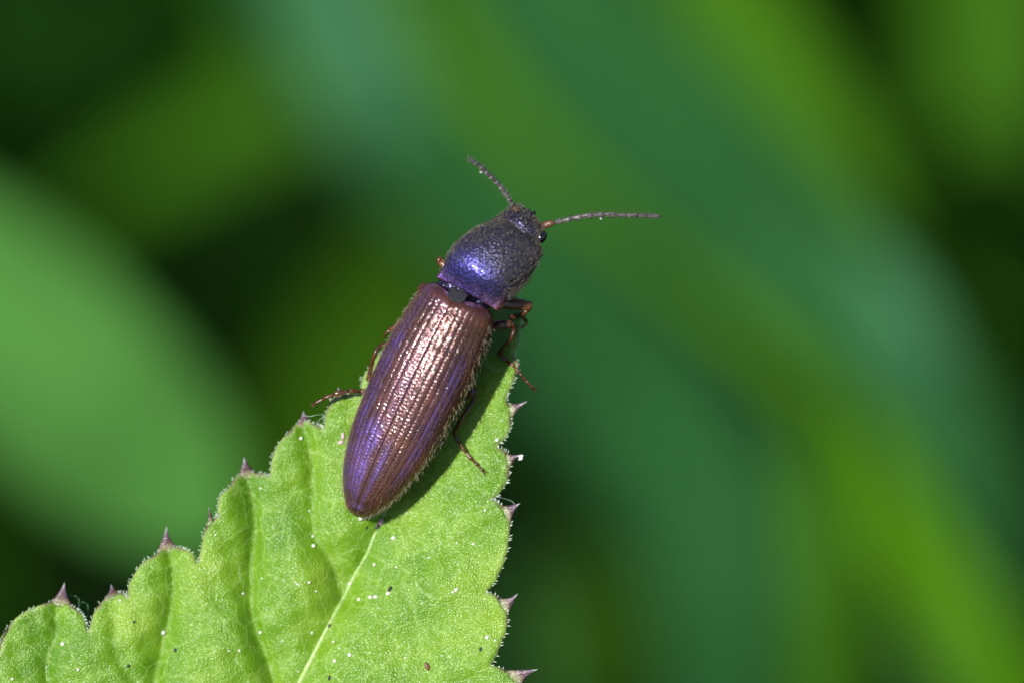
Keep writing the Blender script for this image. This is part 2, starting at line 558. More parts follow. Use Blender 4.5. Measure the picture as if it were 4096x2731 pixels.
def leaf_h(x, y):
    """looked-up leaf height for single points"""
    fx = min(max((x + 640) / 10, 0), len(ZG_X) - 1.001); fy = min(max((y - 1080) / 10, 0), len(ZG_Y) - 1.001)
    i, j = int(fx), int(fy)
    u, v = fx - i, fy - j
    return float((ZG[j, i] * (1 - u) + ZG[j, i + 1] * u) * (1 - v) + (ZG[j + 1, i] * (1 - u) + ZG[j + 1, i + 1] * u) * v)


def leafF(x, y, up=0.0):
    return F(x, y, leaf_h(x, y) + up)


outline, lobe_pts = [], []
for lobe in LOBES_L + LOBES_R:
    sm = [tuple(p) for p in catmull(lobe, 6)]
    # fine uneven edge
    for i, p in enumerate(sm[:-1]):
        j = 1.2 * math.sin(i * 2.1 + p[0] * .1) + random.uniform(-1.2, 1.2)
        outline.append((p[0] + j, p[1] + j * .5) if 0 < i else p)
outline_np = np.array(outline)


def inside(px, py, poly):
    c = np.zeros(px.shape, bool)
    n = len(poly)
    for i in range(n):
        x0, y0 = poly[i]; x1, y1 = poly[(i + 1) % n]
        if y0 == y1: continue
        hit = ((y0 > py) != (y1 > py)) & (px < (x1 - x0) * (py - y0) / (y1 - y0) + x0)
        c ^= hit
    return c


pts = []
for (xa, xb, ya, yb, st) in ((-60, 2180, 1120, 2790, 13), (-600, 2180, 2790, 4180, 40), (-600, -60, 2500, 2790, 40)):
    gx_, gy_ = np.meshgrid(np.arange(xa, xb, st), np.arange(ya, yb, st))
    gx_ = gx_.ravel() + rng.uniform(-.3, .3, gx_.size) * st
    gy_ = gy_.ravel() + rng.uniform(-.3, .3, gy_.size) * st
    k = inside(gx_, gy_, outline)
    pts.append(np.stack([gx_[k], gy_[k]], 1))
pts = np.concatenate(pts)
closed = outline + [outline[0]]
dm = seg_dist(pts[:, 0], pts[:, 1], closed)
pts = pts[dm > 5]
n_out = len(outline)
allp = [Vector(p) for p in outline] + [Vector(p) for p in pts]
res = delaunay_2d_cdt(allp, [], [list(range(n_out))], 1, 1e-4)
lv = np.array([tuple(v) for v in res[0]])
lf = [tuple(f) for f in res[2]]
# counter-clockwise in the picture plane seen from the camera (pixel y runs down)
a0 = lv[[f[0] for f in lf]]; a1 = lv[[f[1] for f in lf]]; a2 = lv[[f[2] for f in lf]]
cr = (a1[:, 0] - a0[:, 0]) * (a2[:, 1] - a0[:, 1]) - (a1[:, 1] - a0[:, 1]) * (a2[:, 0] - a0[:, 0])
lf = [f if c < 0 else (f[0], f[2], f[1]) for f, c in zip(lf, cr)]
lz = leaf_z(lv[:, 0], lv[:, 1])
dm = seg_dist(lv[:, 0], lv[:, 1], closed)
lz_top = lz - 0.010 * np.exp(-dm / 6)                       # rounded rim
nV = len(lv)
top = [F(lv[i, 0], lv[i, 1], lz_top[i]) for i in range(nV)]
bot = [F(lv[i, 0], lv[i, 1], lz_top[i] - 0.004 - 0.016 * (1 - math.exp(-dm[i] / 8))) for i in range(nV)]
edge_use = {}
for f in lf:
    for a, b_ in ((f[0], f[1]), (f[1], f[2]), (f[2], f[0])):
        edge_use[(a, b_)] = 1
faces = list(lf) + [(f[0] + nV, f[2] + nV, f[1] + nV) for f in lf]
for (a, b_) in list(edge_use):
    if (b_, a) not in edge_use:
        faces.append((b_, a, a + nV, b_ + nV))
purple = np.zeros(nV)
for b1, tip, b2 in SPINES:
    for bp in (b1, b2):
        dd = np.hypot(lv[:, 0] - bp[0], lv[:, 1] - bp[1])
        purple = np.maximum(purple, np.clip(1.15 - dd / 38, 0, 1) * np.clip(1.3 - dm / 11, 0, 1))
rim = np.exp(-dm / 5.0) * 0.75
LEAF_O = F(560, 4150, leaf_h(560, 4150))
leaf = empty('toothed_leaf', MF @ Matrix.Translation(LEAF_O))
tag(leaf, 'bright green toothed leaf with purple spine-tipped margin, carrying the beetle', 'leaf')
loc = lambda vs_: [Vector(v) - LEAF_O for v in vs_]
mesh('blade', loc(top + bot), faces, M_LEAF, leaf, attrs={'rim': np.concatenate([rim, rim]), 'purple': np.concatenate([purple, purple])})


def vein_tube(name, line, r0, r1, up, parent, mat=None):
    P = [tuple(p) for p in catmull(line, 8)]
    path = [leafF(x, y, up) - LEAF_O for x, y in P]
    n = len(path)
    rad = [(r0 + (r1 - r0) * i / (n - 1)) / S * (0.85 + 0.3 * random.random()) for i in range(n)]
    g = Geo().tube(path, rad, 6, 0.6)
    return g.build(name, mat or M_VEIN, parent)


vein_tube('midrib', MIDRIB, 2.5, 14, 0.000, leaf)
for v in VEINS_L:
    vein_tube('side_vein', v, 1.6, 3.6, -0.0012, leaf, M_SVEIN)
for v in VEINS_R:
    vein_tube('side_vein', v, 1.5, 2.6, -0.0015, leaf, M_SVEIN)
# fine net of veinlets, too small to pick apart
g = Geo()
VNET = [
    [(1020, 2130), (960, 2200), (905, 2330), (870, 2400), (790, 2455), (720, 2470)],
    [(905, 2330), (880, 2450), (930, 2480)], [(990, 2440), (940, 2520), (880, 2585), (800, 2650)],
    [(960, 2260), (955, 2390), (920, 2470), (870, 2580)], [(1240, 2330), (1180, 2390), (1100, 2450), (1040, 2500)],
    [(1250, 2200), (1200, 2300), (1130, 2380), (1050, 2470)], [(1290, 2340), (1280, 2420), (1240, 2520), (1215, 2600)],
    [(690, 2320), (640, 2390), (590, 2440), (530, 2470)], [(680, 2450), (760, 2500), (800, 2560), (780, 2650)],
    [(560, 2290), (560, 2380), (530, 2470), (480, 2520)], [(1110, 1800), (1120, 1900), (1100, 2000), (1110, 2120), (1060, 2230)],
    [(1150, 1770), (1170, 1860), (1160, 1960), (1200, 2040)], [(940, 1960), (930, 2060), (950, 2160)],
    [(1180, 2440), (1150, 2540), (1180, 2640), (1130, 2700)], [(60, 2560), (120, 2620), (160, 2700)], [(300, 2480), (330, 2600), (380, 2700)],
    [(1130, 2620), (1060, 2690), (1010, 2740)], [(860, 2180), (850, 2280), (900, 2330)],
    [(1880, 1700), (1820, 1620), (1840, 1560)], [(1940, 2330), (1850, 2300), (1700, 2340), (1560, 2400), (1440, 2390)],
    [(1600, 2090), (1700, 2100), (1720, 2000)], [(1960, 2560), (1820, 2590), (1650, 2640), (1480, 2640)],
]
for line in VNET:
    P = catmull(line, 6)
    n = len(P)
    path = [leafF(p[0] + random.uniform(-2, 2), p[1] + random.uniform(-2, 2), -0.0012) - LEAF_O for p in P]
    g.tube(path, [1.9 / S * (0.6 + 0.8 * random.random()) * (1 - 0.5 * i / n) for i in range(n)], 5, 0.7)
g.build('veinlets', M_VEIN, leaf, kind='stuff')

for b1, tip, b2 in SPINES:
    b1, tip, b2 = (np.array(p, float) for p in (b1, tip, b2))
    mid = (b1 + b2) / 2
    ax = tip - mid
    n, ks = 14, 10
    V, A_t, A_e, Fc = [], [], [], []
    zb = leaf_h(*mid); zt = zb + 0.02
    # concave flanks: quadratic curves pulled towards the axis
    pv = np.array([-ax[1], ax[0]]) * random.uniform(-0.16, 0.16)
    c1 = mid + (b1 - mid) * random.uniform(.22, .38) + ax * random.uniform(.28, .42) + pv
    c2 = mid + (b2 - mid) * random.uniform(.22, .38) + ax * random.uniform(.28, .42) + pv
    inw = -ax / np.linalg.norm(ax)
    for i in range(n + 1):
        t = i / n
        q1 = b1 * (1 - t) ** 2 + 2 * c1 * t * (1 - t) + tip * t * t
        q2 = b2 * (1 - t) ** 2 + 2 * c2 * t * (1 - t) + tip * t * t
        if i == 0:
            q1 = q1 + inw * 8; q2 = q2 + inw * 8
        cc = (q1 + q2) / 2; hv = (q2 - q1) / 2
        hw = max(np.linalg.norm(hv), 1.2)
        hv = hv / max(np.linalg.norm(hv), 1e-6) * hw
        z = zb * (1 - t) + zt * t - 0.006
        th = min(hw * 0.55, 9 - 6 * t) / S
        for k in range(ks):
            an = 2 * math.pi * k / ks
            p = cc + hv * math.cos(an)
            V.append(F(p[0], p[1], z + th * math.sin(an)) - LEAF_O)
            A_t.append(t); A_e.append(abs(math.cos(an)) ** 3)
    for i in range(n):
        for k in range(ks):
            k2 = (k + 1) % ks
            Fc.append((i * ks + k, i * ks + k2, (i + 1) * ks + k2, (i + 1) * ks + k))
    Fc.append(tuple(range(ks))); Fc.append(tuple(n * ks + k for k in range(ks)))
    mesh('spine', V, Fc, M_SPINE, leaf, attrs={'t': A_t, 'edge': A_e})

# tiny pale hairs along the margin
g = Geo()
for i in range(0, n_out):
    x0, y0 = outline[i]; x1, y1 = outline[(i + 1) % n_out]
    if y0 > 2800: continue
    L_ = math.hypot(x1 - x0, y1 - y0)
    for k in range(max(1, int(L_ / 7))):
        if random.random() < 0.45: continue
        t = random.random()
        x, y = x0 + (x1 - x0) * t, y0 + (y1 - y0) * t
        nx, ny = (y1 - y0) / max(L_, 1e-6), -(x1 - x0) / max(L_, 1e-6)      # outward
        tx, ty = (x1 - x0) / max(L_, 1e-6), (y1 - y0) / max(L_, 1e-6)
        ln = random.uniform(5, 15)
        s_ = 1 if y < 1140 or i < n_out * 0.58 else -1
        ex, ey = x + nx * ln * .8 + tx * ln * .6 * s_, y + ny * ln * .8 + ty * ln * .6 * s_
        z = leaf_h(x, y) - 0.010
        p0, p1 = F(x - nx * 2, y - ny * 2, z), F(ex, ey, z + 0.006)
        pm = (p0 + p1) / 2 + Vector((0, 0, 0.002))
        g.tube([p0 - LEAF_O, pm - LEAF_O, p1 - LEAF_O], [2.6 / S, 1.8 / S, 0.4 / S], 4)
g.build('margin_hairs', M_CILIA, leaf, kind='stuff')

# stalk down to the ground
base_w = MF @ LEAF_O
foot = Vector((base_w.x - 1.0, base_w.y + 1.2, -1.0))
sp = catmull([base_w, base_w.lerp(foot, 0.12) + Vector((-0.4, -0.6, -0.2)), base_w.lerp(foot, 0.5) + Vector((-0.5, -0.6, 0)), foot], 8)
iM = (MF @ Matrix.Translation(LEAF_O)).inverted()
Geo().tube([iM @ Vector(p) for p in sp], [0.035 + 0.06 * i / len(sp) for i in range(len(sp))], 10, 0.8).build('stalk', M_STALK, leaf)

# ------------------------------------------------------------------ the click beetle
ROLL = math.radians(15)
BO = F(1640, 1600, -0.15)
beetle = empty('click_beetle', MF @ Matrix.Translation(BO))
tag(beetle, 'brown violet-sheened click beetle with hairy back resting head-up on the toothed leaf', 'beetle')
bl = lambda vs_: [Vector(v) - BO for v in vs_]

E0 = np.array([1840.0, 1207.0]); E1 = np.array([1419.0, 2066.0])
EL = float(np.hypot(*(E1 - E0)))
ea = (E1 - E0) / EL
A_DIR = Vector((ea[0], -ea[1], 0))
Q_DIR = Vector((-ea[1] * -1, -(-ea[0]) * 1, 0))                      # to the right of the picture
Q_DIR = Vector((ea[1], ea[0], 0))
if Q_DIR.x < 0: Q_DIR = -Q_DIR
N_DIR = Vector((0, 0, 1))
Qr = (Q_DIR * math.cos(ROLL) + N_DIR * math.sin(ROLL))
Nr = (N_DIR * math.cos(ROLL) - Q_DIR * math.sin(ROLL))
Z_BASE, Z_APEX = 0.012, -0.075


def EP(a, q, h):
    """wing-case frame in pixels (along, across, out of the back) -> focal frame"""
    o = F(*(E0), 0)
    z = Z_BASE + (Z_APEX - Z_BASE) * a / EL
    return o + A_DIR * (a / S) + Qr * (q / S) + Nr * (h / S) + Vector((0, 0, z))


WA = [0, 14, 50, 110, 217, 356, 490, 640, 730, 810, 870, 915, 945, EL]
WW = [146, 160, 170, 178, 189, 191, 186, 172, 152, 127, 97, 66, 36, 6]
HA = [0, 20, 60, 160, 300, 500, 700, 820, 900, 945, EL]
HH = [78, 102, 118, 132, 140, 133, 110, 82, 52, 28, 8]


def wing_pt(a, th, side, groove=True):
    w = float(interp(a, WA, WW)); h = float(interp(a, HA, HH))
    st, ct = math.sin(th), math.cos(th)
    q = w * abs(st) ** 0.92
    hh = h * ct if ct > 0 else 0.55 * h * ct
    hh = hh * (abs(ct) ** -0.06 if abs(ct) > 0.05 else 1.0) if ct > 0 else hh
    return q * side, hh


def wing_case(side):
    na, nt_ = 230, 118
    TH = math.radians(118)
    V, G, Fc = [], [], []
    As = [EL * (i / (na - 1)) for i in range(na)]
    raw = np.zeros((na, nt_, 3)); st_v = np.zeros((na, nt_))
    for i, a in enumerate(As):
        for j in range(nt_):
            f = j / (nt_ - 1)
            th = TH * f
            q, h = wing_pt(a, th, side)
            q += side * 0.3 * max(0, 1 - f * 20)
            # base edge rolls forward and down at the shoulder
            ph = f * TH / (math.pi / 2) * 9.5
            gr = (0.5 + 0.5 * math.cos(2 * math.pi * (ph - 0.5))) ** 3 if ph < 9 else 0
            pit = 0.65 + 0.35 * math.sin(2 * math.pi * a / 15 + 2.1 * math.floor(ph))
            fade = min(1, a / 60) * min(1, (EL - a) / 60 + .3)
            st_v[i, j] = gr * pit * fade
            d = 2.5 * gr * pit * fade
            sutural = 2.2 * math.exp(-(f * 44) ** 2) * min(1, (a - 20) / 60 if a > 20 else 0)
            d += sutural
            st_v[i, j] = min(1, st_v[i, j] + 0.22 * sutural)
            k = 1 - d / 120
            fq = min(1, f * TH / (math.pi / 2))
            fwd = 26 * math.sin(math.pi * fq) ** 0.7 * max(0, 1 - a / 90) ** 1.3
            raw[i, j] = EP(a - fwd, q * k, (h * k if h > 0 else h) - 10 * max(0, 1 - a / 22) ** 2)
    # violet sheen of this lighting painted as fixed patches: outer flank and hind end of one case, thin stripes on the other
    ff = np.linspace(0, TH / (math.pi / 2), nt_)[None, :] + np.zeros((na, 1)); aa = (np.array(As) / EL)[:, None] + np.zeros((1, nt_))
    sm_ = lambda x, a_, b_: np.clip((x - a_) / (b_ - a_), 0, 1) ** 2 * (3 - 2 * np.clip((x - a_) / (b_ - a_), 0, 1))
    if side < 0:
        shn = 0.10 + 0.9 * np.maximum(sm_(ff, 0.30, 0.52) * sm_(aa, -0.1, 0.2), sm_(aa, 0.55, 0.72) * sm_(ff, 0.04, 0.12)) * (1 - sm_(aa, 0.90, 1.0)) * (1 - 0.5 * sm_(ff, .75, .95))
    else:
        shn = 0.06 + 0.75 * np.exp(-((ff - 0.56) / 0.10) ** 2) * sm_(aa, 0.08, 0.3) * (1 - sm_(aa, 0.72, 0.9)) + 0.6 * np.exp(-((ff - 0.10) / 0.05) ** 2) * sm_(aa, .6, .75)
    V = [Vector(v) - BO for v in raw.reshape(-1, 3)]
    for i in range(na - 1):
        for j in range(nt_ - 1):
            a = i * nt_ + j
            f = (a, a + 1, a + nt_ + 1, a + nt_)
            Fc.append(f if side < 0 else f[::-1])
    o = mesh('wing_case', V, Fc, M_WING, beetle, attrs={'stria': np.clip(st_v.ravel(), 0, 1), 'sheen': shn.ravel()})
    md = o.modifiers.new('thick', 'SOLIDIFY'); md.thickness = 0.006; md.offset = -1
    return o


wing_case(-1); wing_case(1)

# --- pronotum shield, ruled between its two traced side edges
PL = [(1745, 1111), (1780, 1060), (1803, 1010), (1841, 967), (1885, 930), (1937, 901), (1985, 882), (2020, 872)]
PR = [(1997, 1249), (2042, 1196), (2072, 1166), (2103, 1134), (2131, 1093), (2153, 1050), (2165, 1014), (2154, 978)]
PLs = np.array(catmull(PL, 12)); PRs = np.array(catmull(PR, 12))
NPV = len(PLs)
PH_V = [0, 0.05, 0.12, 0.22, 0.34, 0.50, 0.68, 0.84, 1]
PH_H = [50, 66, 94, 116, 122, 117, 101, 80, 50]
ZP0, ZP1 = 0.020, 0.010


def pron_pt(i, th):
    v = i / (NPV - 1)
    H = float(interp(v, PH_V, PH_H))
    c = (PLs[i] + PRs[i]) / 2; hv = (PRs[i] - PLs[i]) / 2
    st, ct = math.sin(th), math.cos(th)
    s_ = math.copysign(abs(st) ** 0.90, st)
    # the hind edge bows forward between the two pointed corners
    bow = 5 * (1 - abs(st) ** 2.5) * max(0, 1 - v / 0.35) ** 1.5
    ax = (PLs[-1] + PRs[-1]) / 2 - (PLs[0] + PRs[0]) / 2
    ax = ax / np.linalg.norm(ax)
    p = c + hv * s_ + ax * bow
    if abs(th) > math.pi / 2:
        p = c + hv * s_ * (0.96)
    hh = H * ct if ct > 0 else 0.7 * H * ct
    # raised rim near the hind corners, faint middle furrow
    hh += 10 * math.exp(-((abs(st) - 0.93) / 0.08) ** 2) * max(0, 1 - v / 0.22) if ct > 0 else 0
    hh -= 5 * math.exp(-(st / 0.07) ** 2) * max(0, min(1, (v - .1) / .3))
    hh -= 9 * math.exp(-((abs(st) - 0.42) / 0.10) ** 2) * max(0, 1 - v / 0.16)
    z = ZP0 + (ZP1 - ZP0) * v
    base = F(p[0], p[1], 0)
    nr = (N_DIR * math.cos(ROLL) - Q_DIR * math.sin(ROLL))
    lift = math.sin(ROLL) * s_ * np.linalg.norm(hv) / S
    return base + nr * (hh / S) + Vector((0, 0, z + lift))


V, Fc, rimv, glossv = [], [], [], []
npt = 72
for i in range(NPV):
    for j in range(npt):
        th = math.radians(-124 + 248 * j / (npt - 1))
        V.append(pron_pt(i, th) - BO)
        v = i / (NPV - 1)
        st = abs(math.sin(th))
        glossv.append(0.08 + 0.92 / (1 + math.exp((v - 0.34 + 0.10 * math.sin(th)) / 0.06)) * (1 - 0.5 * max(0, min(1, (math.sin(th) - .15) / .4))))  # blue sky sheen painted on the smoother rear, stronger at the left
        rimv.append(min(1, max(0, 1 - v / 0.10) * (0.25 + 0.9 * st ** 3) + 0.9 * max(0, 1 - v / 0.22) * max(0, (st - .75) / .25)))
for i in range(NPV - 1):
    for j in range(npt - 1):
        a = i * npt + j
        Fc.append((a, a + 1, a + npt + 1, a + npt))
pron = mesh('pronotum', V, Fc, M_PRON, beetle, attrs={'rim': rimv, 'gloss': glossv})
md = pron.modifiers.new('thick', 'SOLIDIFY'); md.thickness = 0.008; md.offset = -1

# --- the continuous body underneath: abdomen, waist, thorax, head
core = catmull([(1436, 2030), (1520, 1870), (1640, 1630), (1750, 1400), (1825, 1240), (1862, 1172), (1890, 1140), (1960, 1050), (2040, 960), (2085, 905), (2112, 872), (2126, 856)], 5)
cw = [40, 110, 165, 168, 140, 112, 118, 128, 112, 90, 74, 40]
ch = [20, 46, 72, 78, 66, 52, 60, 80, 76, 62, 48, 24]
cz = [-0.095, -0.085, -0.065, -0.045, -0.035, -0.025, -0.025, -0.03, -0.02, -0.005, -0.012, -0.03]
nc = len(core)
kx = np.linspace(0, nc - 1, len(cw))
Wc = interp(np.arange(nc), kx, cw); Hc = interp(np.arange(nc), kx, ch); Zc = interp(np.arange(nc), kx, cz)
V, Fc = [], []
ns = 28
for i in range(nc):
    p = core[i]
    t = core[min(i + 1, nc - 1)] - core[max(i - 1, 0)]
    t = t / np.linalg.norm(t)
    q = np.array([-t[1], t[0]])
    for k in range(ns):
        an = 2 * math.pi * k / ns
        pp = p + q * Wc[i] * math.cos(an)
        V.append(F(pp[0], pp[1], Zc[i] + Hc[i] / S * math.sin(an) + math.sin(ROLL) * 0.8 * Wc[i] * math.cos(an) / S) - BO)
for i in range(nc - 1):
    for k in range(ns):
        k2 = (k + 1) % ns
        Fc.append((i * ns + k, i * ns + k2, (i + 1) * ns + k2, (i + 1) * ns + k))
Fc.append(tuple(range(ns))[::-1]); Fc.append(tuple((nc - 1) * ns + k for k in range(ns)))
mesh('body', V, Fc, M_BODY, beetle)


def blob(center, rx, ry, rz, n=12, rot=0.0, jit=0.0):
    V, Fc = [], []
    for i in range(n + 1):
        ph = math.pi * i / n
        for k in range(2 * n):
            an = math.pi * k / n
            r = 1 + random.uniform(-jit, jit)
            x, y, z = rx * math.sin(ph) * math.cos(an) * r, ry * math.sin(ph) * math.sin(an) * r, rz * math.cos(ph) * r
            V.append(Vector(center) + Vector((x * math.cos(rot) - y * math.sin(rot), x * math.sin(rot) + y * math.cos(rot), z)))
    for i in range(n):
        for k in range(2 * n):
            k2 = (k + 1) % (2 * n)
            Fc.append((i * 2 * n + k, (i + 1) * 2 * n + k, (i + 1) * 2 * n + k2, i * 2 * n + k2))
    return V, Fc


# scutellum: a small shield between the wing cases
V, Fc = [], []
sc_out = [(0, -36), (22, -37), (38, -34), (37, -8), (29, 14), (13, 33), (0, 38), (-13, 33), (-29, 14), (-37, -8), (-38, -34), (-22, -37)]
hA = float(interp(20, HA, HH))
rings = [1.0, 0.92, 0.6, 0.25]
zz = [-8, 0, 0.6, 0.8]
for r, z_ in zip(rings, zz):
    for (q, a) in sc_out:
        V.append(EP(-4 + a * r * 1.05, 3 + q * r * 1.05, 92 + z_ + 0.30 * (a * r)) - BO)
V.append(EP(-4, 3, 92.8) - BO)
m_ = len(sc_out)
for i in range(len(rings) - 1):
    for k in range(m_):
        k2 = (k + 1) % m_
        Fc.append((i * m_ + k, (i + 1) * m_ + k, (i + 1) * m_ + k2, i * m_ + k2))
for k in range(m_):
    Fc.append(((len(rings) - 1) * m_ + k, len(V) - 1, (len(rings) - 1) * m_ + (k + 1) % m_))
mesh('scutellum', V, Fc, M_SCUT, beetle, smooth=False)

# eyes, palps, mandibles
for (x, y, z) in ((2163, 950, 0.018), (2032, 862, -0.045)):
    V, Fc = blob(F(x, y, z), 22 / S, 30 / S, 25 / S, 12, math.radians(-38))
    mesh('eye', bl(V), Fc, M_EYE, beetle)
Geo().tube(bl([F(2150, 918, -0.02), F(2170, 938, -0.03), F(2182, 957, -0.03)]), [5 / S, 5 / S, 3 / S], 6).build('palp', M_FEMUR, beetle)
for pth in ([(2120, 862), (2140, 850), (2142, 868)], [(2100, 852), (2118, 842), (2126, 854)]):
    Geo().tube(bl([F(x, y, -0.045) for x, y in pth]), [10 / S, 7 / S, 2 / S], 8).build('mandible', M_BODY, beetle)


# antennae: a thin core with eleven toothed segments each
def antenna(path, zs, seg_w, side):
    P = np.array(catmull([(x, y, z * S) for (x, y), z in zip(path, zs)], 12))
    d = np.concatenate([[0], np.cumsum(np.linalg.norm(np.diff(P[:, :2], axis=0), axis=1))])
    at = lambda s: np.array([np.interp(s, d, P[:, k]) for k in range(3)])
    L_ = d[-1]
    n = 24
    core_ = [F(*at(L_ * i / n)[:2], at(L_ * i / n)[2] / S) for i in range(n + 1)]
    ant = Geo().tube(bl(core_), [(4.2 - 2.2 * i / n) / S for i in range(n + 1)], 6).build('antenna', M_ANT, beetle)
    cuts = np.cumsum([0, 1.45, 0.6, 0.75, 1.0, 1.0, 1.0, 1.0, 1.0, 1.0, 0.95, 1.1]); cuts = cuts / cuts[-1] * L_
    for k in range(11):
        s0, s1 = cuts[k], cuts[k + 1] + (3 if k < 10 else 0)
        w = seg_w * (1.15 if k == 0 else 0.8 if k < 3 else 1.0 - 0.045 * (k - 3))
        V, Fc = [], []
        ni, ks = 6, 8
        for i in range(ni + 1):
            t = i / ni
            p = at(s0 + (s1 - s0) * t); p2 = at(min(L_, s0 + (s1 - s0) * t + 2)); p1 = at(max(0, s0 + (s1 - s0) * t - 2))
            tg = (p2 - p1)[:2]; tg = tg / max(np.linalg.norm(tg), 1e-6)
            nq = np.array([-tg[1], tg[0]]) * side
            if k == 0: prof = 0.55 + 0.5 * math.sin(math.pi * min(1, t * .9 + .1)); tooth = 0
            elif k == 10: prof = 0.5 + 0.5 * math.sin(math.pi * (0.15 + 0.8 * t)); tooth = 0
            else: prof = 0.34 + 0.66 * t ** 0.8; tooth = 0.45 * t ** 2
            if i == ni: prof *= 0.72
            for j in range(ks):
                an = 2 * math.pi * j / ks
                e = math.cos(an) * w * prof + max(0, math.cos(an)) * w * tooth
                pp = p[:2] + nq * e
                V.append(F(pp[0], pp[1], p[2] / S + math.sin(an) * w * prof * 0.62 / S) - BO)
        for i in range(ni):
            for j in range(ks):
                j2 = (j + 1) % ks
                Fc.append((i * ks + j, i * ks + j2, (i + 1) * ks + j2, (i + 1) * ks + j))
        Fc.append(tuple(range(ks))[::-1]); Fc.append(tuple(ni * ks + j for j in range(ks)))
        mesh('segment', V, Fc, M_SCAPE if k == 0 else M_ANT, ant)
    return at, L_


ANT = [antenna([(2080, 866), (2062, 838), (2038, 800), (2014, 762), (1985, 728), (1950, 694), (1914, 660), (1876, 638)], [0.0, 0.01, 0.02, 0.03, 0.05, 0.08, 0.11, 0.14], 12, -1),
       antenna([(2156, 912), (2192, 898), (2232, 888), (2290, 874), (2350, 863), (2420, 858), (2500, 861), (2570, 862), (2640, 866)], [0.0, 0.01, 0.015, 0.02, 0.02, 0.01, -0.005, -0.02, -0.035], 12, 1)]


# legs: femur and shin as one limb, foot of five joints with claws
def leg(femur, tibia, tarsus, rf, rt, rta, femur_mat=None):
    """lists of (x, y, z) in pixels / units"""
    o = None
    rf, rt, rta = rf * 1.12, rt * 1.18, rta * 1.12
    fp = catmull([F(*p) - BO for p in femur], 6)
    n = len(fp)
    rad = [rf / S * (0.72 + 0.42 * math.sin(math.pi * (0.12 + 0.76 * i / (n - 1)))) for i in range(n)]
    o = Geo().tube(fp, rad, 12, 0.8).build('leg', femur_mat or M_LEG, beetle)
    if tibia:
        tp = catmull([F(*p) - BO for p in tibia], 6)
        n = len(tp)
        rad = [rt / S * (0.95 - 0.25 * math.sin(math.pi * i / (n - 1)) + 0.15 * i / n) for i in range(n)]
        Geo().tube(tp, rad, 10, 0.85).build('shin', M_LEG, o)
    if tarsus:
        tp = catmull([F(*p) - BO for p in tarsus], 10)
        d = np.linspace(0, len(tp) - 1, 6)
        g_ = Geo()
        for k in range(5):
            i0, i1 = d[k], d[k + 1]
            pts_ = []
            for t in (0, .3, .7, 1.0, 1.06):
                x = min(len(tp) - 1, i0 + (i1 - i0) * t); i = int(x); f = x - i
                pts_.append(Vector(tp[i]) * (1 - f) + Vector(tp[min(i + 1, len(tp) - 1)]) * f)
            r = rta / S * (1.0 - 0.08 * k)
            g_.tube(pts_, [r * .62, r * .8, r, r * 1.1, r * .55], 8)
        e = Vector(tp[-1]); dr = (Vector(tp[-1]) - Vector(tp[-3])).normalized()
        sd = dr.cross(Vector((0, 0, 1))).normalized()
        ft = g_.build('foot', M_LEG, o)
        for s_ in (-1, 1):
            Geo().tube([e - dr * 2 / S, e + dr * 12 / S + sd * s_ * 6 / S, e + dr * 20 / S + sd * s_ * 12 / S + Vector((0, 0, -0.006))],
                       [2.6 / S, 2.0 / S, 0.6 / S], 5).build('claw', M_LEG, o)
    return o


lz_ = lambda x, y, up: (x, y, leaf_h(x, y) + up)
# front, right of the picture: thick honey-coloured femur, shin folded back under it to the leaf edge
leg([(1960, 1206, -0.050), (2030, 1214, -0.055), (2082, 1219, -0.060), (2124, 1225, -0.070)],
    [(2118, 1228, -0.080), (2098, 1252, -0.070), (2068, 1264, -0.120), (2045, 1268, -0.150)],
    [(2050, 1266, -0.150), (2082, 1264, -0.160), (2101, 1278, -0.180), (2104, 1296, -0.200), (2090, 1308, lz_(2080, 1308, 0.02)[2])], 19, 11, 8, M_FEMUR)
# front, left
leg([(1830, 1120, -0.060), (1800, 1085, -0.065), (1775, 1060, -0.070), (1752, 1034, -0.080)],
    [(1752, 1036, -0.065), (1790, 1070, -0.090), (1830, 1120, -0.140), (1850, 1180, -0.180)],
    [(1850, 1180, -0.180), (1860, 1215, -0.210), (1866, 1250, lz_(1866, 1250, .01)[2])], 14, 10, 8, M_FEMUR)
# middle, right
leg([(1940, 1310, -0.070), (1985, 1302, -0.060), (2020, 1298, -0.055), (2046, 1297, -0.055)],
    [(2046, 1296, -0.055), (2056, 1318, -0.070), (2046, 1350, -0.075), (2018, 1385, -0.100), (1996, 1418, -0.150)],
    [(1996, 1418, -0.150), (2030, 1444, -0.150), (2068, 1478, -0.130), (2095, 1512, -0.140), (2136, 1556, -0.160)], 15, 9.5, 7.5)
# middle, left: knee at the shoulder, shin down along the side, foot on the margin
leg([(1770, 1250, -0.060), (1730, 1190, -0.050), (1700, 1155, -0.045), (1682, 1146, -0.050)],
    [(1682, 1146, -0.060), (1660, 1210, -0.075), (1600, 1290, -0.100), (1560, 1322, -0.120)],
    [(1575, 1312, -0.130), (1555, 1325, -0.130), (1543, 1336, -0.140), (1540, 1346, -0.150)], 15, 9, 7)
# hind, right
leg([(1830, 1625, -0.065), (1860, 1590, -0.075), (1885, 1570, -0.060), (1902, 1558, -0.055)],
    [(1902, 1558, -0.055), (1900, 1590, -0.070), (1870, 1640, -0.065), (1840, 1690, -0.080), (1818, 1734, -0.115)],
    [lz_(1816, 1734, 0.025), lz_(1842, 1776, 0.016), lz_(1874, 1822, 0.012), lz_(1905, 1854, 0.010), lz_(1932, 1882, 0.010)], 15, 9.5, 7.5)
